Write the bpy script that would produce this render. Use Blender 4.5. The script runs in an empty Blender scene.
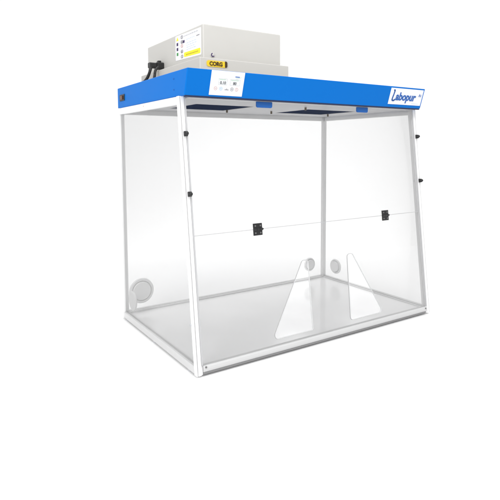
import bpy, bmesh, math
from math import radians, sin, cos, pi
from mathutils import Vector, Matrix

scene = bpy.context.scene
COL = scene.collection

# ------------------------------------------------------------------ dimensions (metres)
W2 = 0.600            # half width of the frame
DB, DT = 0.7407, 0.634   # depth at the base / under the canopy
H = 0.9331            # height of the frame
HC = 0.0869           # canopy height
CX = 0.5944           # canopy half width
CF0, CF1 = 0.6647, 0.6917   # canopy front, lower and upper edge
P = 0.025             # post size
ZT = 1.0200           # canopy top
SASH = 0.463          # height of the hinge line

def fy(z):            # y of the sloping front plane
    return -DB + (DB - DT) * z / H

# ------------------------------------------------------------------ materials
def nodes(name):
    m = bpy.data.materials.new(name); m.use_nodes = True
    nt = m.node_tree; b = nt.nodes['Principled BSDF']
    return m, nt, b

def paint(name, col, rough=0.4, metal=0.0, bump=0.0, bscale=400, mottle=0.0, mscale=6, spec=0.5, coat=0.0):
    m, nt, b = nodes(name)
    b.inputs['Base Color'].default_value = (*col, 1)
    b.inputs['Roughness'].default_value = rough
    b.inputs['Metallic'].default_value = metal
    b.inputs['Specular IOR Level'].default_value = spec
    b.inputs['Coat Weight'].default_value = coat
    tc = nt.nodes.new('ShaderNodeTexCoord')
    if bump:
        n = nt.nodes.new('ShaderNodeTexNoise'); n.inputs['Scale'].default_value = bscale; n.inputs['Detail'].default_value = 3
        bp = nt.nodes.new('ShaderNodeBump'); bp.inputs['Strength'].default_value = bump; bp.inputs['Distance'].default_value = 0.001
        nt.links.new(tc.outputs['Object'], n.inputs['Vector'])
        nt.links.new(n.outputs['Fac'], bp.inputs['Height']); nt.links.new(bp.outputs['Normal'], b.inputs['Normal'])
    if mottle:
        n = nt.nodes.new('ShaderNodeTexNoise'); n.inputs['Scale'].default_value = mscale; n.inputs['Detail'].default_value = 5
        r = nt.nodes.new('ShaderNodeValToRGB')
        lo = [c * (1 - mottle) for c in col]; hi = [min(1, c * (1 + mottle)) for c in col]
        r.color_ramp.elements[0].position = 0.3; r.color_ramp.elements[1].position = 0.7
        r.color_ramp.elements[0].color = (*lo, 1); r.color_ramp.elements[1].color = (*hi, 1)
        nt.links.new(tc.outputs['Object'], n.inputs['Vector'])
        nt.links.new(n.outputs['Fac'], r.inputs['Fac']); nt.links.new(r.outputs['Color'], b.inputs['Base Color'])
    return m

def acrylic(name, tint, refl=0.6):
    """clear sheet: tinted transmission plus a thin Fresnel reflection"""
    m, nt, b = nodes(name); nt.nodes.remove(b)
    out = nt.nodes['Material Output']
    t = nt.nodes.new('ShaderNodeBsdfTransparent'); t.inputs['Color'].default_value = (*tint, 1)
    g = nt.nodes.new('ShaderNodeBsdfGlossy'); g.inputs['Roughness'].default_value = 0.03
    f = nt.nodes.new('ShaderNodeFresnel'); f.inputs['IOR'].default_value = 1.3
    k = nt.nodes.new('ShaderNodeMath'); k.operation = 'MULTIPLY'; k.inputs[1].default_value = refl
    mx = nt.nodes.new('ShaderNodeMixShader')
    nt.links.new(f.outputs['Fac'], k.inputs[0]); nt.links.new(k.outputs[0], mx.inputs['Fac'])
    nt.links.new(t.outputs[0], mx.inputs[1]); nt.links.new(g.outputs[0], mx.inputs[2])
    nt.links.new(mx.outputs[0], out.inputs['Surface'])
    return m

M = {
 'sweep':   paint('white_paper', (0.94, 0.94, 0.94), 0.9, spec=0.1),
 'frame':   paint('white_lacquered_aluminium', (0.86, 0.86, 0.86), 0.28, bump=0.03, bscale=300),
 'rail':    paint('dimmed_white_aluminium', (0.62, 0.62, 0.62), 0.35, bump=0.03, bscale=300),  # same lacquer as the frame, colour lowered where strong light blows it out
 'gasket':  paint('grey_seal', (0.50, 0.50, 0.51), 0.5),
 'tray':    paint('pale_grey_worktop', (0.87, 0.87, 0.87), 0.36, bump=0.03, bscale=160, mottle=0.035, mscale=4, spec=0.3, coat=0.6),
 'blue':    paint('blue_lacquer', (0.002, 0.158, 0.575), 0.40, bump=0.05, bscale=700, spec=0.08),
 'tab':     paint('blue_plastic', (0.02, 0.11, 0.38), 0.5, spec=0.2),
 'house':   paint('warm_grey_powder_coat', (0.545, 0.536, 0.510), 0.45, bump=0.08, bscale=600, mottle=0.015),
 'tier':    paint('light_grey_powder_coat', (0.520, 0.510, 0.486), 0.45, bump=0.08, bscale=600),
 'ceil':    paint('grey_white_sheet', (0.44, 0.44, 0.455), 0.4, mottle=0.02),
 'filter':  paint('dark_navy_filter_cloth', (0.012, 0.026, 0.075), 0.9, spec=0.05, bump=0.3, bscale=260, mottle=0.3, mscale=40),
 'lip':     paint('dark_navy_shade', (0.008, 0.016, 0.06), 0.5),
 'black':   paint('black_plastic', (0.012, 0.012, 0.013), 0.38, bump=0.08, bscale=500),
 'rubber':  paint('black_rubber', (0.010, 0.010, 0.011), 0.6),
 'steel':   paint('dull_steel', (0.45, 0.45, 0.46), 0.35, metal=0.9),
 'screw':   paint('grey_screw_head', (0.22, 0.22, 0.22), 0.4, metal=0.6),
 'brass':   paint('bronze_pin', (0.20, 0.17, 0.13), 0.4, metal=0.3),
 'plate':   paint('white_plate', (0.86, 0.87, 0.89), 0.35),
 'paper':   paint('white_label_paper', (0.84, 0.835, 0.87), 0.5),
 'yellow':  paint('yellow_sticker', (0.86, 0.80, 0.02), 0.5),
 'ochre':   paint('ochre_print', (0.52, 0.42, 0.01), 0.5),
 'gold':    paint('golden_badge', (0.80, 0.55, 0.02), 0.4),
 'brown':   paint('dark_brown_print', (0.045, 0.022, 0.004), 0.5),
 'ink':     paint('blue_ink', (0.018, 0.115, 0.42), 0.45),
 'grey':    paint('grey_print', (0.28, 0.28, 0.30), 0.5),
 'dgrey':   paint('dark_grey_shade', (0.26, 0.26, 0.262), 0.5),
 'lgrey':   paint('light_grey_print', (0.50, 0.51, 0.53), 0.5),
 'purple':  paint('dark_purple_print', (0.04, 0.018, 0.10), 0.5),
 'green':   paint('green_print', (0.05, 0.30, 0.07), 0.5),
 'pgreen':  paint('pale_green_print', (0.45, 0.62, 0.50), 0.5),
 'pred':    paint('pale_red_print', (0.62, 0.42, 0.40), 0.5),
 'pblue':   paint('pale_blue_print', (0.42, 0.58, 0.72), 0.5),
 'screen':  paint('pale_screen', (0.78, 0.81, 0.82), 0.25),
 'digit':   paint('dark_digits', (0.13, 0.135, 0.15), 0.5),
 'amber':   paint('amber_rocker', (0.12, 0.05, 0.03), 0.4),
 'plug':    paint('pale_plastic_plug', (0.90, 0.90, 0.90), 0.5, spec=0.3),
 'edge':    paint('sawn_acrylic_edge', (0.64, 0.64, 0.645), 0.25),
 'tint':    acrylic('tinted_acrylic', (0.874, 0.874, 0.874), 0.25),
 'sidetint': acrylic('side_acrylic', (0.878, 0.878, 0.878), 0.15),
 'clear':   acrylic('clear_acrylic', (0.995, 0.995, 0.995), 0.12),
}

# ------------------------------------------------------------------ helpers
def box(bm, a, b, T=None, mi=0):
    """axis box between corners a and b, optionally through matrix T"""
    x0, y0, z0 = [min(p, q) for p, q in zip(a, b)]; x1, y1, z1 = [max(p, q) for p, q in zip(a, b)]
    v = [Vector(c) for c in ((x0,y0,z0),(x1,y0,z0),(x1,y1,z0),(x0,y1,z0),(x0,y0,z1),(x1,y0,z1),(x1,y1,z1),(x0,y1,z1))]
    if T: v = [T @ c for c in v]
    v = [bm.verts.new(c) for c in v]
    for f in ((3,2,1,0),(4,5,6,7),(0,1,5,4),(1,2,6,5),(2,3,7,6),(3,0,4,7)):
        fc = bm.faces.new([v[i] for i in f]); fc.material_index = mi

def loft(bm, lo, hi, mi=0):
    """prism between two equal vertex loops"""
    a = [bm.verts.new(p) for p in lo]; b = [bm.verts.new(p) for p in hi]; n = len(a)
    bm.faces.new(a[::-1]).material_index = mi; bm.faces.new(b).material_index = mi
    for i in range(n):
        bm.faces.new((a[i], a[(i+1)%n], b[(i+1)%n], b[i])).material_index = mi

def disc(bm, T, r0, r1, z0, z1, seg=40):
    """cylinder / cone along local z of frame T"""
    lo = [T @ Vector((r0*cos(2*pi*i/seg), r0*sin(2*pi*i/seg), z0)) for i in range(seg)]
    hi = [T @ Vector((r1*cos(2*pi*i/seg), r1*sin(2*pi*i/seg), z1)) for i in range(seg)]
    loft(bm, lo, hi)

def lathe(bm, T, prof, seg=48):
    rings = []
    for r, z in prof:
        rings.append([bm.verts.new(T @ Vector((r*cos(2*pi*i/seg), r*sin(2*pi*i/seg), z))) for i in range(seg)])
    for a, b in zip(rings, rings[1:]):
        for i in range(seg):
            bm.faces.new((a[i], a[(i+1)%seg], b[(i+1)%seg], b[i]))
    bm.faces.new(rings[0][::-1]); bm.faces.new(rings[-1])

def plate_with_holes(bm, T, outer, holes, t):
    """flat sheet in frame T (local xy), local z from 0 to t; edge faces get material slot 1"""
    loops = []
    for pts in [outer] + holes:
        vs = [bm.verts.new(T @ Vector((x, y, 0))) for x, y in pts]
        for i in range(len(vs)): bm.edges.new((vs[i], vs[(i+1) % len(vs)]))
        loops.append(vs)
    r = bmesh.ops.triangle_fill(bm, use_beauty=True, use_dissolve=False, edges=bm.edges[:], normal=T.to_3x3() @ Vector((0,0,1)))
    faces = [f for f in r['geom'] if isinstance(f, bmesh.types.BMFace)]
    ex = bmesh.ops.extrude_face_region(bm, geom=faces)
    off = T.to_3x3() @ Vector((0, 0, t))
    for e in ex['geom']:
        if isinstance(e, bmesh.types.BMVert): e.co += off
    nrm = (T.to_3x3() @ Vector((0,0,1))).normalized()
    bm.normal_update()
    for f in bm.faces:
        f.material_index = 0 if abs(f.normal.dot(nrm)) > 0.7 else 1

def round_poly(pts, rads, n=8):
    out = []
    N = len(pts)
    for i in range(N):
        p = Vector(pts[i]); a = (Vector(pts[i-1]) - p).normalized(); b = (Vector(pts[(i+1) % N]) - p).normalized()
        ang = a.angle(b); d = rads[i] / math.tan(ang/2)
        c = p + (a + b).normalized() * rads[i] / sin(ang/2)
        s = p + a*d - c; e = p + b*d - c
        a0 = math.atan2(s.y, s.x); a1 = math.atan2(e.y, e.x)
        da = (a1 - a0 + pi) % (2*pi) - pi
        for k in range(n+1):
            t = a0 + da*k/n; out.append((c.x + rads[i]*cos(t), c.y + rads[i]*sin(t)))
    return out

def frame(o, right, up):
    r = Vector(right).normalized(); u = Vector(up).normalized(); n = r.cross(u)
    return Matrix(((r.x, u.x, n.x, o[0]), (r.y, u.y, n.y, o[1]), (r.z, u.z, n.z, o[2]), (0, 0, 0, 1)))

def wpos(o):
    p = Vector((0, 0, 0))
    while o: p = p + o.location; o = o.parent
    return p

def obj(name, bm, mats, parent=None, bevel=0.0, smooth=False, seg=2, label=None):
    """links a bmesh (in world coordinates) as ONE mesh object, origin at its centre"""
    if isinstance(bm, bmesh.types.BMesh):
        bmesh.ops.recalc_face_normals(bm, faces=bm.faces[:])
        me = bpy.data.meshes.new(name); bm.to_mesh(me); bm.free()
    else:
        me = bm
    xs = [v.co.copy() for v in me.vertices]
    c = (Vector([min(v[i] for v in xs) for i in range(3)]) + Vector([max(v[i] for v in xs) for i in range(3)])) / 2
    me.transform(Matrix.Translation(-c))
    if not isinstance(mats, (list, tuple)): mats = [mats]
    me.materials.clear()
    for m in mats: me.materials.append(M[m])
    o = bpy.data.objects.new(name, me); COL.objects.link(o)
    if parent: o.parent = parent
    o.location = c - (wpos(parent) if parent else Vector((0,0,0)))
    if smooth:
        for f in me.polygons: f.use_smooth = True
        w = o.modifiers.new('edges', 'EDGE_SPLIT'); w.split_angle = radians(40)
    if bevel:
        b = o.modifiers.new('bevel', 'BEVEL'); b.width = bevel; b.segments = seg; b.limit_method = 'ANGLE'; b.angle_limit = radians(35)
        b.harden_normals = False
    if label: o['label'] = label
    return o

def thing(name, loc, label, cat, group=None):
    o = bpy.data.objects.new(name, None); COL.objects.link(o); o.location = loc
    o.empty_display_size = 0.1
    o['label'] = label; o['category'] = cat
    if group: o['group'] = group
    return o

def letters(txt, size, T, x, y, bold=0.0, shear=0.0, sx=1.0, depth=0.0004, lift=0.0006):
    """text as a mesh lying on frame T, lower left corner at x, y"""
    cu = bpy.data.curves.new('lettering', 'FONT'); cu.body = txt; cu.size = size; cu.offset = bold; cu.shear = shear
    cu.extrude = depth; cu.resolution_u = 4
    tmp = bpy.data.objects.new('lettering', cu); COL.objects.link(tmp)
    dg = bpy.context.evaluated_depsgraph_get()
    me = bpy.data.meshes.new_from_object(tmp.evaluated_get(dg))
    bpy.data.objects.remove(tmp); bpy.data.curves.remove(cu)
    me.transform(T @ Matrix.Translation((x, y, lift)) @ Matrix.Diagonal((sx, 1, 1, 1)))
    return me

def tube(bm, pts, r, seg=12):
    pts = [Vector(p) for p in pts]; rings = []
    up = Vector((0, 0, 1))
    for i, p in enumerate(pts):
        t = (pts[min(i+1, len(pts)-1)] - pts[max(i-1, 0)]).normalized()
        a = t.cross(up) if abs(t.z) < 0.95 else t.cross(Vector((0, 1, 0)))
        a.normalize(); b = t.cross(a)
        rr = r(i/(len(pts)-1)) if callable(r) else r
        rings.append([bm.verts.new(p + a*rr*cos(2*pi*k/seg) + b*rr*sin(2*pi*k/seg)) for k in range(seg)])
    for A, B in zip(rings, rings[1:]):
        for k in range(seg): bm.faces.new((A[k], A[(k+1)%seg], B[(k+1)%seg], B[k]))
    bm.faces.new(rings[0][::-1]); bm.faces.new(rings[-1])

def spline(ctrl, n=10):
    c = [Vector(p) for p in ctrl]; c = [2*c[0]-c[1]] + c + [2*c[-1]-c[-2]]; out = []
    for i in range(1, len(c)-2):
        p0, p1, p2, p3 = c[i-1:i+3]
        for k in range(n):
            t = k/n
            out.append(0.5*((2*p1) + (p2-p0)*t + (2*p0-5*p1+4*p2-p3)*t*t + (3*p1-p0-3*p2+p3)*t**3))
    out.append(c[-2]); return out

# ------------------------------------------------------------------ camera
CAM = Vector((-1.3426, -2.212, 0.7568)); yaw, pitch, roll = 0.5813, -0.0792, -0.0049
fwd = Vector((sin(yaw)*cos(pitch), cos(yaw)*cos(pitch), sin(pitch)))
rgt = Vector((cos(yaw), -sin(yaw), 0)); upv = rgt.cross(fwd)
r2 = rgt*cos(roll) + upv*sin(roll); u2 = -rgt*sin(roll) + upv*cos(roll)
cam_d = bpy.data.cameras.new('camera'); cam = bpy.data.objects.new('camera', cam_d); COL.objects.link(cam)
cam.matrix_world = Matrix(((r2.x, u2.x, -fwd.x, CAM.x), (r2.y, u2.y, -fwd.y, CAM.y), (r2.z, u2.z, -fwd.z, CAM.z), (0,0,0,1)))
cam_d.sensor_width = 36; cam_d.lens = 36*509.76/500
cam_d.shift_x = (250-252.54)/500; cam_d.shift_y = (188.69-250)/500
cam_d.clip_start = 0.05; cam_d.clip_end = 200
scene.camera = cam

# ------------------------------------------------------------------ setting: seamless white studio sweep, square to the camera
GZ = -0.007
bm = bmesh.new()
prof = [(-6.0, GZ)]
R, D = 1.2, 5.0
prof += [(D - R + R*sin(a), GZ + R - R*cos(a)) for a in [pi/2*i/24 for i in range(25)]]
prof += [(D, 6.0)]
fx = Vector((sin(yaw), cos(yaw), 0)); rx = Vector((cos(yaw), -sin(yaw), 0))
base = Vector((CAM.x, CAM.y, 0))
rows = [[bm.verts.new(base + fx*d + rx*s + Vector((0,0,z))) for s in (-9, 9)] for d, z in prof]
for a, b in zip(rows, rows[1:]): bm.faces.new((a[0], a[1], b[1], b[0]))
sweep = obj('backdrop', bm, 'sweep', smooth=False)
for f in sweep.data.polygons: f.use_smooth = True
sweep['kind'] = 'structure'

# ------------------------------------------------------------------ the enclosure
hood = thing('fume_hood', (0, -0.37, GZ), 'benchtop fume hood with clear panels, white frame and bright blue canopy', 'fume hood')

# feet
for x, y in ((-0.588, -0.358), (-0.588, -0.668), (0.588, -0.358), (0.588, -0.668), (-0.588, -0.05), (0.588, -0.05)):
    bm = bmesh.new(); disc(bm, Matrix.Translation((x, y, 0)), 0.009, 0.008, GZ, 0.001, 20)
    obj('foot', bm, 'lgrey', hood)

# posts: extruded sections with a slot in each outer face
def section(cx, sgn, y_out, ydir):
    """outer corner at (cx, y_out); sgn = +1 body lies to +x; ydir = +1 body lies to +y"""
    s = [(0, 0), (0.0035, 0), (0.0035, 0.007), (0.0062, 0.007), (0.0062, 0), (0.0185, 0), (0.0185, 0.004), (P, 0.004),
         (P, P), (0.004, P), (0.004, 0.0195), (0, 0.0195), (0, 0.0105), (0.004, 0.0105), (0.004, 0.0085), (0, 0.0085)]
    return [(cx + sgn*a, y_out + ydir*b) for a, b in s]
def post(sx, front):
    s0 = section(sx*W2, -sx, fy(0) if front else 0.0, 1 if front else -1)
    s1 = section(sx*W2, -sx, fy(H) if front else 0.0, 1 if front else -1)
    bm = bmesh.new(); loft(bm, [(x, y, 0) for x, y in s0], [(x, y, H) for x, y in s1])
    obj('post', bm, 'frame', hood, bevel=0.0007, seg=1)
for sx in (-1, 1): post(sx, True); post(sx, False)

# base rails and top rails
e = 0.0015
def rail(name, a, b, bev=0.002):
    bm = bmesh.new(); box(bm, a, b); obj(name, bm, 'rail' if name == 'base_rail' else 'frame', hood, bevel=bev)
for sx in (-1, 1):
    x0, x1 = sx*(W2-e), sx*(W2-0.021)
    rail('base_rail', (x0, -DB+P+0.001, 0.0012), (x1, -P-0.001, 0.0275))
    rail('top_rail', (x0, -DT+P-0.002, H-0.027), (x1, -P-0.001, H-0.001))
rail('base_rail', (-W2+P+0.001, -0.021, 0.0012), (W2-P-0.001, -e, 0.0275))
rail('top_rail', (-W2+P+0.001, -0.021, H-0.027), (W2-P-0.001, -e, H-0.001))
# front base rail: a rounded nosing above a shadow groove
bm = bmesh.new()
pr = [(0.000, 0.0085), (-0.0035, 0.012), (-0.0042, 0.018), (-0.003, 0.026), (0.002, 0.0300), (0.012, 0.0305), (0.022, 0.0285), (0.022, 0.0012), (0.006, 0.0012), (0.006, 0.0085)]
loft(bm, [(-W2+P+0.001, -DB+0.003+y, z) for y, z in pr], [(W2-P-0.001, -DB+0.003+y, z) for y, z in pr])
obj('base_rail', bm, 'rail', hood, bevel=0.001)
bm = bmesh.new(); box(bm, (-W2+P+0.001, -DB+0.0035, 0.0010), (W2-P-0.001, -DB+0.0085, 0.0082)); obj('rail_shade_strip', bm, 'dgrey', hood)  # dark strip painted as the shade under the front rail

# work tray
bm = bmesh.new()
box(bm, (-W2+0.0225, -DB+0.0265, 0.010), (W2-0.0225, -0.0225, 0.0184))
obj('work_tray', bm, 'tray', hood, bevel=0.0015)
# raised lip round the tray
bm = bmesh.new()
for a, b in (((-W2+0.0225, -0.0285, 0.0186), (W2-0.0225, -0.0225, 0.026)), ((-W2+0.0225, -DB+0.0285, 0.0186), (-W2+0.0265, -0.029, 0.0245)),
             ((W2-0.0265, -DB+0.0285, 0.0186), (W2-0.0225, -0.029, 0.0245))):
    box(bm, a, b)
obj('tray_lip', bm, 'frame', hood, bevel=0.0008, seg=1)

# screws
def screw(pos, n, r=0.0035, mat='screw', h=0.0025, parent=hood):
    n = Vector(n); T = Matrix.Translation(pos) @ n.to_track_quat('Z', 'Y').to_matrix().to_4x4()
    bm = bmesh.new(); lathe(bm, T, [(r, -0.001), (r, h*0.5), (r*0.7, h), (r*0.3, h), (r*0.25, h*0.4)], 18)
    obj('screw', bm, mat, parent, smooth=True)
screw((-W2, -0.700, 0.166), (-1, 0, 0), 0.004, 'lgrey', 0.004)
screw((0.566, -DB-0.0008, 0.024), (0, -1, 0), 0.0035)
screw((-0.566, -DB-0.0008, 0.026), (0, -1, 0), 0.0035)
screw((-W2+e, -0.311, H-0.012), (-1, 0, 0), 0.003, 'pred', 0.001)

# acrylic panels
t = 0.004
bm = bmesh.new(); box(bm, (-W2+P+0.001, -0.016, 0.028), (W2-P-0.001, -0.012, H-0.0275)); obj('back_panel', bm, 'clear', hood)
for sx, mt, nm in ((-1, 'sidetint', 'side_panel'), (1, 'clear', 'side_panel')):
    x0, x1 = sx*(W2-0.010), sx*(W2-0.014)
    zt, zb = H-0.0275, 0.028
    bm = bmesh.new()
    poly = [(fy(zb)+P+0.001, zb), (-P-0.001, zb), (-P-0.001, zt), (fy(zt)+P+0.001, zt)]
    loft(bm, [(x0, y, z) for y, z in poly], [(x1, y, z) for y, z in poly])
    obj(nm, bm, mt, hood)
# front: local frame on the sloping plane, x right, y up the slope, z outwards
SL = math.hypot(H, DB-DT); upF = Vector((0, (DB-DT)/SL, H/SL))
TF = frame((0, -DB, 0), (1, 0, 0), upF)
def lz(z): return z * SL / H
TG = TF @ Matrix.Translation((0, 0, -0.0065))
xi = W2 - 0.0195
bm = bmesh.new(); plate_with_holes(bm, TG, [(-xi, lz(SASH)+0.0011), (xi, lz(SASH)+0.0011), (xi, lz(H)-0.002), (-xi, lz(H)-0.002)], [], 0.0045)
obj('upper_sash', bm, ['tint', 'edge'], hood)
tri_l = round_poly([(-0.283, lz(0.055)), (-0.092, lz(0.055)), (-0.094, lz(0.325)), (-0.122, lz(0.325))], [0.014, 0.008, 0.012, 0.012])
tri_r = round_poly([(0.108, lz(0.055)), (0.297, lz(0.055)), (0.141, lz(0.322)), (0.113, lz(0.322))], [0.012, 0.014, 0.012, 0.012])
bm = bmesh.new(); plate_with_holes(bm, TG, [(-xi, lz(0.0315)), (xi, lz(0.0315)), (xi, lz(SASH)-0.0011), (-xi, lz(SASH)-0.0011)], [tri_l, tri_r], 0.0045)
low = obj('lower_sash', bm, ['tint', 'edge'], hood)
for tri in (tri_l, tri_r):      # the polished, rounded edge of each arm opening
    bm = bmesh.new(); n = len(tri); rr = []
    for i in range(n):
        p = Vector((*tri[i], 0)); a = Vector((*tri[i-1], 0)); b = Vector((*tri[(i+1) % n], 0))
        d = (b - a).normalized(); nn = Vector((-d.y, d.x, 0)); k = 8
        rr.append([bm.verts.new(TG @ (p + nn*(0.0016*cos(2*pi*j/k)) + Vector((0, 0, 0.00225 + 0.0030*sin(2*pi*j/k))))) for j in range(k)])
    for A, B in zip(rr, rr[1:] + rr[:1]):
        for j in range(8): bm.faces.new((A[j], A[(j+1) % 8], B[(j+1) % 8], B[j]))
    obj('opening_edge', bm, 'edge', low, smooth=True)

bm = bmesh.new(); box(bm, (-xi, lz(SASH)-0.0010, -0.0062), (xi, lz(SASH)+0.0010, -0.0014), TF); obj('sash_seal', bm, 'gasket', hood)
for sx in (-1, 1):
    bm = bmesh.new(); box(bm, (sx*(W2-0.0192), lz(0.032), -0.0038), (sx*(W2-0.0252), lz(H)-0.003, -0.0004), TF); obj('panel_seal', bm, 'gasket', hood)
# hinges between the two sashes
for hx in (-0.320, 0.348):
    bm = bmesh.new(); y0 = lz(SASH)
    box(bm, (hx-0.019, y0+0.003, -0.0018), (hx+0.019, y0+0.022, 0.0030), TF)
    box(bm, (hx-0.019, y0-0.022, -0.0018), (hx+0.019, y0-0.003, 0.0030), TF)
    for a, b in ((-0.019, -0.007), (-0.006, 0.006), (0.007, 0.019)):
        A = TF @ Vector((hx+a, y0, 0.003)); T2 = Matrix.Translation(A) @ Matrix.Rotation(pi/2, 4, 'Y')
        disc(bm, T2, 0.0052, 0.0052, 0, b-a, 20)
    h = obj('hinge', bm, 'black', hood, bevel=0.0008)
    for sx in (-1, 1):
        for sy in (-1, 1):
            screw(TF @ Vector((hx+sx*0.011, y0+sy*0.013, 0.0030)), TF.to_3x3() @ Vector((0,0,1)), 0.0030, 'screw', 0.0012, h)
    bm = bmesh.new(); A = TF @ Vector((hx+0.019, y0, 0.003)); disc(bm, Matrix.Translation(A) @ Matrix.Rotation(pi/2, 4, 'Y'), 0.0034, 0.003, 0, 0.004, 16)
    obj('hinge_pin', bm, 'black', h)

# sash latches on the front posts
for sx in (-1, 1):
    for z in (0.806, 0.604):
        T = TF @ Matrix.Translation(((0.5915 if sx > 0 else -0.5850), lz(z), 0))
        bm = bmesh.new()
        box(bm, (-0.0062, -0.0085, 0.0005), (0.0062, 0.0085, 0.0095), T)
        lathe(bm, T, [(0.0075, 0.0097), (0.0075, 0.0125), (0.005, 0.018), (0.002, 0.0195)], 24)
        obj('sash_latch', bm, 'black', hood, bevel=0.001)

# cable ports, each a flange with a plug
def port(pos, right, up, R):
    T = frame(pos, right, up); bm = bmesh.new()
    lathe(bm, T, [(R, 0.0), (R, 0.005), (R*0.95, 0.008), (R*0.80, 0.008), (R*0.77, 0.003)], 56)
    p = obj('cable_port', bm, 'plug', hood, smooth=True)
    bm = bmesh.new(); lathe(bm, T, [(R*0.74, 0.0032), (R*0.74, 0.010), (R*0.68, 0.013), (R*0.30, 0.0125), (R*0.1, 0.0125)], 56)
    obj('port_cap', bm, 'plug', p, smooth=True)
port((-0.512, -0.0165, 0.110), (1, 0, 0), (0, 0, 1), 0.058)
port((0.480, -0.0165, 0.102), (1, 0, 0), (0, 0, 1), 0.038)
port((-W2+0.0145, -0.096, 0.093), (0, 1, 0), (0, 0, 1), 0.042)
port((W2-0.0145, -0.122, 0.097), (0, -1, 0), (0, 0, 1), 0.041)

# ------------------------------------------------------------------ canopy
bm = bmesh.new()
pr = [(-CF0, H), (-CF1, ZT), (0.001, ZT), (0.001, H)]
loft(bm, [(-CX, y, z) for y, z in pr], [(CX, y, z) for y, z in pr])
canopy = obj('canopy', bm, 'blue', hood, bevel=0.003, seg=3)
# unseen grey sheet, added so the roof throws no blue bounce
bm = bmesh.new(); box(bm, (-CX+0.006, -CF1+0.006, ZT-0.004), (CX-0.006, -0.006, ZT+0.0004)); obj('added_roof_sheet', bm, 'tier', canopy)
# dark strip standing in for the shade on the canopy's lower front lip
bm = bmesh.new(); box(bm, (-CX+0.004, -CF0+0.001, H-0.0045), (CX-0.004, -CF0+0.010, H+0.001)); obj('front_lip_shade', bm, 'lip', canopy)
# ceiling sheet with two filter openings
bm = bmesh.new()
xs = [-0.572, -0.436, -0.172, 0.118, 0.408, 0.572]; ys = [-CF0+0.0105, -0.442, -0.190, -0.0225]
za, zb = H-0.006, H-0.0005
ring = lambda x0, x1, y0, y1: box(bm, (x0, y0, za), (x1, y1, zb))
ring(xs[0], xs[5], ys[0], ys[1]); ring(xs[0], xs[5], ys[2], ys[3])
for i in (0, 2, 4): ring(xs[i], xs[i+1], ys[1], ys[2])
ceil = obj('ceiling_panel', bm, 'ceil', canopy)
for i in (1, 3):
    bm = bmesh.new(); box(bm, (xs[i]+0.0005, ys[1]+0.0005, H-0.0035), (xs[i+1]-0.0005, ys[2]-0.0005, H-0.0006))
    n = 30
    for k in range(n):
        y = ys[1] + 0.004 + k*(ys[2]-ys[1]-0.012)/(n-1)
        box(bm, (xs[i]+0.002, y, H-0.0050), (xs[i+1]-0.002, y+0.004, H-0.0036))
    obj('filter', bm, 'filter', canopy)
for x, y in ((-0.178, -0.235), (0.045, -0.262), (0.039, -0.520), (0.413, -0.240)):
    bm = bmesh.new(); disc(bm, Matrix.Translation((x, y, 0)), 0.0045, 0.0045, H-0.018, H-0.0062, 16); obj('filter_pin', bm, 'brass', canopy)
# blue pull tabs hanging behind the front edge
for x0, x1 in ((-0.297, -0.228), (0.209, 0.272)):
    bm = bmesh.new()
    pl = round_poly([(x0, H-0.028), (x1, H-0.028), (x1, H-0.0065), (x0, H-0.0065)], [0.007, 0.007, 0.001, 0.001])
    loft(bm, [(x, -CF0+0.012, z) for x, z in pl], [(x, -CF0+0.020, z) for x, z in pl])
    obj('pull_tab', bm, 'tab', canopy, bevel=0.001)

# canopy front frame: origin at the lower edge, y up the slope
TC = frame((0, -CF0, H), (1, 0, 0), (0, -(CF1-CF0), ZT-H)); LC = math.hypot(CF1-CF0, ZT-H)

# control panel
def sheet(T, x0, y0, x1, y1, z0, z1): 
    b = bmesh.new(); box(b, (x0, y0, z0), (x1, y1, z1), T); return b
cp0, cp1 = -0.504, -0.372
panel = obj('control_panel', sheet(TC, cp0, 0.0062, cp1, LC-0.0012, 0.0002, 0.0016), 'plate', canopy, bevel=0.0006)
zp = 0.0016
TP = TC @ Matrix.Translation((cp0, 0.0062, zp)); pw = cp1-cp0; ph = LC-0.0074
# two readouts with frames
for x0, x1, txt in ((0.030, 0.064, '0.10'), (0.076, 0.116, '80')):
    s = obj('readout', sheet(TP, x0, 0.037, x1, 0.058, 0.0001, 0.0005), 'screen', panel)
    w = 0.021 if txt == '0.10' else 0.015
    b = bmesh.new()
    for q0, q1 in (((x0, 0.037), (x1, 0.0376)), ((x0, 0.0576), (x1, 0.0582)), ((x0, 0.0377), (x0+0.0007, 0.0575)), ((x1-0.0007, 0.0377), (x1, 0.0575))):
        box(b, (*q0, 0.0006), (*q1, 0.0009), TP)
    obj('readout_frame', b, 'lgrey', panel)
    obj('lettering', letters(txt, 0.0135, TP, (x0+x1)/2 - w/2, 0.0395, 0.0004), 'digit', panel)
    obj('caption_line', sheet(TP, x0+0.003, 0.0535, x1-0.006, 0.0555, 0.0006, 0.0008), 'pgreen', panel)
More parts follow.
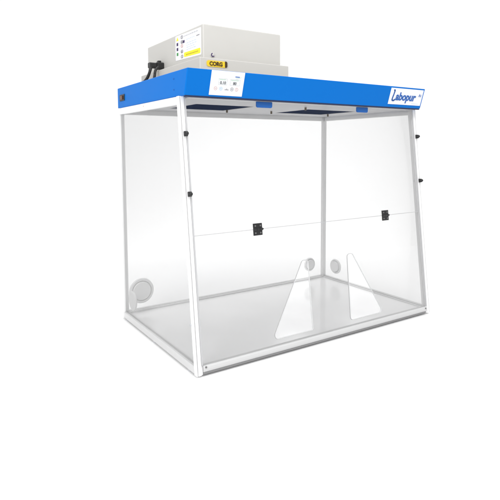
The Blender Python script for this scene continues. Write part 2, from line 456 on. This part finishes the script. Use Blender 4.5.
# five keys
for k, (mt, x) in enumerate((('pred', 0.022), ('pblue', 0.043), ('grey', 0.066), ('grey', 0.087), ('pred', 0.106))):
    T = TP @ Matrix.Translation((x, 0.0235, 0)); b = bmesh.new()
    if k == 2:
        for j, (dx, hh) in enumerate(((-0.0055, 0.004), (0.0, 0.007), (0.0055, 0.004))):
            v = [T @ Vector(q) for q in ((dx-0.003, -0.004, 0.0002), (dx+0.003, -0.004, 0.0002), (dx, -0.004+hh, 0.0002))]
            v2 = [q + (T.to_3x3() @ Vector((0,0,0.0005))) for q in v]; loft(b, v, v2)
    else:
        n = 24
        for i in range(n):
            a0, a1 = 2*pi*i/n, 2*pi*(i+1)/n
            lo = [T @ Vector((r*cos(a), r*sin(a), 0.0002)) for r, a in ((0.0064, a0), (0.0064, a1), (0.0050, a1), (0.0050, a0))]
            loft(b, lo, [q + (T.to_3x3() @ Vector((0,0,0.0005))) for q in lo])
        if k in (1, 3): disc(b, T, 0.0022, 0.0022, 0.0002, 0.0006, 16)
        if k == 4: box(b, (-0.0008, -0.003, 0.0002), (0.0008, 0.003, 0.0006), T)
        if k == 0: box(b, (-0.003, -0.0008, 0.0002), (0.003, 0.0008, 0.0006), T)
    obj('key_symbol', b, mt, panel)
# small maker's mark: blue bar and swoosh
b = bmesh.new(); box(b, (0.094, 0.0655, 0.0002), (0.112, 0.0685, 0.0006), TP @ Matrix.Shear('XY', 4, (0, 0)) if False else TP)
obj('maker_mark', b, 'ink', panel)
b = bmesh.new(); tube(b, [TP @ Vector((0.096+0.024*i/12, 0.0615+0.006*(i/12)**2, 0.0004)) for i in range(13)], 0.0006, 6)
obj('mark_swoosh', b, 'pgreen', panel)

# name plate
n0, n1 = 0.374, 0.5855
plate = obj('name_plate', sheet(TC, n0, 0.0135, n1, LC-0.0068, 0.0002, 0.0016), 'plate', canopy, bevel=0.0006)
TN = TC @ Matrix.Translation((n0, 0.0135, 0.0016))
obj('lettering', letters('abopur', 0.0475, TN, 0.0385, 0.0200, 0.0017, 0.10, 0.93), 'ink', plate)
# the initial L: tall, with a flag at its head and a curled foot
b = bmesh.new()
Ls = [(0.019, 0.060), (0.0215, 0.0615), (0.0245, 0.060), (0.0235, 0.050), (0.0215, 0.038), (0.019, 0.026), (0.0195, 0.0185), (0.025, 0.0165), (0.031, 0.0175), (0.0365, 0.0225)]
cv = spline([(x, y, 0) for x, y in Ls], 6)
for p0, p1 in zip(cv, cv[1:]):
    d = (p1-p0).normalized(); nn = Vector((-d.y, d.x, 0))*0.0033
    q = [p0-nn-d*0.0004, p1-nn+d*0.0004, p1+nn+d*0.0004, p0+nn-d*0.0004]
    loft(b, [TN @ (v + Vector((0,0,0.0002))) for v in q], [TN @ (v + Vector((0,0,0.0010))) for v in q])
obj('initial_letter', b, 'ink', plate)
# corner emblem: small triangle over a bar
b = bmesh.new()
for tri in (((0.186, 0.044), (0.194, 0.044), (0.190, 0.054)), ((0.197, 0.044), (0.202, 0.044), (0.1985, 0.052))):
    loft(b, [TN @ Vector((x, y, 0.0002)) for x, y in tri], [TN @ Vector((x, y, 0.0008)) for x, y in tri])
box(b, (0.184, 0.0405, 0.0002), (0.203, 0.0422, 0.0008), TN)
obj('corner_emblem', b, 'ink', plate)
b = bmesh.new()
for i in range(6): box(b, (0.150+i*0.0075, 0.0065, 0.0002), (0.1555+i*0.0075, 0.0080, 0.0005), TN)
obj('small_print', b, 'pblue', plate)

# power switch on the canopy's left end
TS = frame((-CX, -0.062, 0.975), (0, -1, 0), (0, 0, 1))
b = bmesh.new(); box(b, (-0.029, -0.0135, 0.0003), (0.029, 0.0135, 0.003), TS)
sw = obj('power_switch', b, 'black', canopy, bevel=0.001)
b = bmesh.new()
loft(b, [TS @ Vector(q) for q in ((-0.015, -0.008, 0.0031), (0.012, -0.008, 0.0031), (0.012, -0.008, 0.0075), (-0.015, -0.008, 0.0045))],
        [TS @ Vector(q) for q in ((-0.015, 0.008, 0.0031), (0.012, 0.008, 0.0031), (0.012, 0.008, 0.0075), (-0.015, 0.008, 0.0045))])
obj('rocker', b, 'amber', sw)
# small rivets on the canopy end, near the front corner
for y, z in ((-0.585, 0.995), (-0.585, 0.958)): screw((-CX, y, z), (-1, 0, 0), 0.003, 'tab', 0.0015, canopy)

# ------------------------------------------------------------------ filter housing on the roof
TX0, TX1, TY0, TY1, TZ = -0.504, -0.116, -0.606, -0.050, 1.075
BX0, BX1, BY0, BY1, BZ = -0.469, -0.126, -0.566, -0.045, 1.201
mod = thing('filter_housing', ((TX0+TX1)/2, (TY0+TY1)/2, ZT), 'light grey sheet-metal filter box with warning label standing on the blue canopy', 'filter box')
b = bmesh.new(); box(b, (TX0, TY0, ZT+0.0010), (TX1, TY1, TZ)); tier = obj('filter_drawer', b, 'tier', mod, bevel=0.003, seg=3)
b = bmesh.new(); box(b, (BX0, BY0, TZ+0.0005), (BX1, BY1, BZ)); upper = obj('fan_case', b, 'house', mod, bevel=0.004, seg=3)

# information label on the left side: local x towards the viewer, y up
TL = frame((BX0, -0.336, 1.1015), (0, -1, 0), (0, 0, 1)); lw, lh = 0.216, 0.0935
b = bmesh.new(); pl = round_poly([(0, 0), (lw, -0.0075), (lw, lh-0.004), (0, lh)], [0.004]*4, 4)
loft(b, [TL @ Vector((x, y, 0.0002)) for x, y in pl], [TL @ Vector((x, y, 0.0009)) for x, y in pl])
lab = obj('information_label', b, 'paper', upper)
def lsheet(x0, y0, x1, y1): return sheet(TL, x0, y0, x1, y1, 0.0010, 0.0014)
b = bmesh.new(); q = ((0.008, 0.074), (0.029, 0.074), (0.0185, 0.089))
loft(b, [TL @ Vector((x, y, 0.0010)) for x, y in q], [TL @ Vector((x, y, 0.0014)) for x, y in q]); obj('warning_triangle', b, 'yellow', lab)
for y0, mt in ((0.055, 'purple'), (0.036, 'purple'), (0.017, 'green')):
    obj('colour_square', lsheet(0.011, y0, 0.025, y0+0.0115), mt, lab)
for j, y0 in enumerate((0.076, 0.058, 0.043, 0.022, 0.003)):
    b = bmesh.new(); n = 20; T = TL @ Matrix.Translation((0.058, y0+0.006, 0.0010)); r = 0.0085
    for i in range(n):
        a0, a1 = 2*pi*i/n, 2*pi*(i+1)/n
        lo = [T @ Vector((rr*1.25*cos(a), rr*0.8*sin(a), 0)) for rr, a in ((r, a0), (r, a1), (r*0.72, a1), (r*0.72, a0))]
        loft(b, lo, [v + (T.to_3x3() @ Vector((0,0,0.0004))) for v in lo])
    if j % 2: box(b, (-0.005, -0.005, 0), (0.004, 0.003, 0.0004), T)
    else: box(b, (-0.002, -0.005, 0), (0.003, 0.004, 0.0004), T)
    obj('pictogram', b, 'grey' if j != 2 else 'pred', lab)
b = bmesh.new(); box(b, (0.066, 0.0575, 0.001), (0.082, 0.0675, 0.0014), TL); obj('dark_symbol', b, 'purple', lab)
# printed lines, too small to read
b = bmesh.new()
import random
rnd = random.Random(4)
for y, x0, x1, hh in ((0.080, 0.076, 0.196, 0.0035),):
    x = x0
    while x < x1:
        w = rnd.uniform(0.005, 0.016); box(b, (x, y, 0.001), (min(x+w, x1), y+hh, 0.0014), TL); x += w + 0.0035
obj('printed_line', b, 'lgrey', lab)
b = bmesh.new(); box(b, (0.180, 0.064, 0.001), (0.204, 0.0675, 0.0014), TL); obj('printed_line', b, 'grey', lab)
b = bmesh.new()
for y in (0.066, 0.052, 0.044, 0.036, 0.028):
    x = 0.098
    while x < 0.165:
        w = rnd.uniform(0.006, 0.018); box(b, (x, y, 0.001), (x+w, y+0.0013, 0.0014), TL); x += w + 0.005
obj('small_print', b, 'pblue', lab)
b = bmesh.new(); pl = round_poly([(0.076, 0.004), (0.210, -0.001), (0.210, 0.018), (0.076, 0.0205)], [0.005]*4, 5)
loft(b, [TL @ Vector((x, y, 0.0010)) for x, y in pl], [TL @ Vector((x, y, 0.0016)) for x, y in pl])
ys_ = obj('yellow_sticker', b, 'yellow', lab)
b = bmesh.new(); x = 0.094
while x < 0.188:
    w = rnd.uniform(0.004, 0.011); box(b, (x, 0.0085-(x-0.09)*0.02, 0.0017), (x+w, 0.0125-(x-0.09)*0.02, 0.002), TL); x += w+0.0028
obj('sticker_print', b, 'ochre', lab)

# round lock with a crescent mark above the badge
TK = frame((-0.432, BY0, 1.0935), (1, 0, 0), (0, 0, 1))
b = bmesh.new(); lathe(b, TK, [(0.0085, 0.0003), (0.0085, 0.0022), (0.0075, 0.0030), (0.003, 0.0030)], 28); lock = obj('cam_lock', b, 'house', upper, smooth=True)
b = bmesh.new()
for i in range(14):
    a0, a1 = radians(100+i*13), radians(100+(i+1)*13)
    lo = [TK @ Vector((r*cos(a), r*sin(a), 0.0031)) for r, a in ((0.0075, a0), (0.0075, a1), (0.0040, a1), (0.0040, a0))]
    loft(b, lo, [v + Vector((0, -0.0006, 0)) for v in lo])
box(b, (-0.001, -0.006, 0.0031), (0.006, -0.003, 0.0037), TK)
obj('lock_mark', b, 'purple', lock)

# golden filter badge
TB = frame((-0.478, TY0, 1.0445), (1, 0, 0), (0, 0, 1))
b = bmesh.new(); pl = round_poly([(0, 0), (0.081, 0), (0.081, 0.0215), (0, 0.0215)], [0.0085]*4, 7)
loft(b, [TB @ Vector((x, y, 0.0003)) for x, y in pl], [TB @ Vector((x, y, 0.0020)) for x, y in pl])
badge = obj('filter_badge', b, 'gold', tier)
b = bmesh.new(); pl = round_poly([(0.0735, 0.0006), (0.0835, 0.0006), (0.0835, 0.0222), (0.0735, 0.0222)], [0.001, 0.0054, 0.0054, 0.001], 6)
loft(b, [TB @ Vector((x, y, 0.0021)) for x, y in pl], [TB @ Vector((x, y, 0.0027)) for x, y in pl])
obj('badge_end', b, 'brown', badge)
obj('lettering', letters('CORG', 0.0195, TB, 0.0105, 0.0040, 0.0008, 0.0, 0.95, 0.0004, 0.0026), 'brown', badge)

# ------------------------------------------------------------------ power cord plugged into the housing
cord = thing('power_cord', (-0.500, -0.232, ZT+0.0002), 'black plug and cord pushed into the left side of the grey filter box', 'power cord')
b = bmesh.new()
TQ = frame((BX0-0.0005, -0.205, 1.099), (0, -1, 0), (0, 0, 1))   # z points away from the case
plq = round_poly([(-0.017, -0.015), (0.017, -0.015), (0.017, 0.013), (-0.017, 0.013)], [0.005]*4, 4)
small = [(x*0.78, y*0.78) for x, y in plq]
loft(b, [TQ @ Vector((x, y, 0.0)) for x, y in plq], [TQ @ Vector((x, y, 0.030)) for x, y in plq])
loft(b, [TQ @ Vector((x, y, 0.0302)) for x, y in small], [TQ @ Vector((x, y, 0.060)) for x, y in small])
plug = obj('plug', b, 'black', cord, bevel=0.0015)
b = bmesh.new(); box(b, (-0.008, 0.0135, 0.008), (0.008, 0.021, 0.022), TQ); obj('clip', b, 'black', plug, bevel=0.0015)
b = bmesh.new()
zc = ZT + 0.0068
tube(b, spline([(-0.525, -0.215, 1.088), (-0.533, -0.222, 1.070), (-0.537, -0.210, 1.050), (-0.541, -0.190, 1.036), (-0.548, -0.165, zc), (-0.550, -0.11, zc), (-0.550, -0.02, zc)]), 0.0060)
obj('cable', b, 'rubber', cord, smooth=True)
b = bmesh.new()
tube(b, spline([(-0.500, -0.232, 1.089), (-0.520, -0.250, 1.072), (-0.527, -0.257, 1.050), (-0.530, -0.255, 1.036), (-0.532, -0.235, zc), (-0.532, -0.15, zc), (-0.530, -0.02, zc)]), 0.0055)
obj('cable', b, 'rubber', cord, smooth=True)

# ------------------------------------------------------------------ light: bright white studio
w = bpy.data.worlds.new('World'); scene.world = w; w.use_nodes = True
bg = w.node_tree.nodes['Background']; bg.inputs['Color'].default_value = (1, 1, 1, 1); bg.inputs['Strength'].default_value = 0.745

def area(name, loc, target, size, power, col=(1, 1, 1)):
    l = bpy.data.lights.new(name, 'AREA'); l.shape = 'RECTANGLE'; l.size, l.size_y = size; l.energy = power; l.color = col
    o = bpy.data.objects.new(name, l); COL.objects.link(o); o.location = loc
    o.rotation_euler = (Vector(target) - Vector(loc)).to_track_quat('-Z', 'Y').to_euler()
    return o
area('fill_light', (0.3, -0.6, 4.2), (0.2, -0.2, 0), (4.0, 4.0), 36)
area('fill_light', (-3.2, -2.0, 2.0), (-0.2, -0.4, 0.6), (1.6, 2.2), 52)
area('fill_light', (-0.6, -2.3, 3.3), (0.0, -0.6, 0.0), (2.0, 0.8), 46)  # added fill, reaches under the canopy to brighten the tray front
rear = area('fill_light', (0.9, 0.9, 3.0), (0.9, 0.9, 0.0), (3.2, 1.4), 14); rear.data.spread = radians(95)  # added fill, lifts the hood's shadow on the floor behind

# ------------------------------------------------------------------ render
scene.render.engine = 'CYCLES'
scene.cycles.transparent_max_bounces = 32
scene.cycles.max_bounces = 10
scene.view_settings.view_transform = 'Standard'; scene.view_settings.look = 'None'
scene.view_settings.exposure = 0.0; scene.view_settings.gamma = 1.0
scene.render.resolution_x = 1024; scene.render.resolution_y = 1024
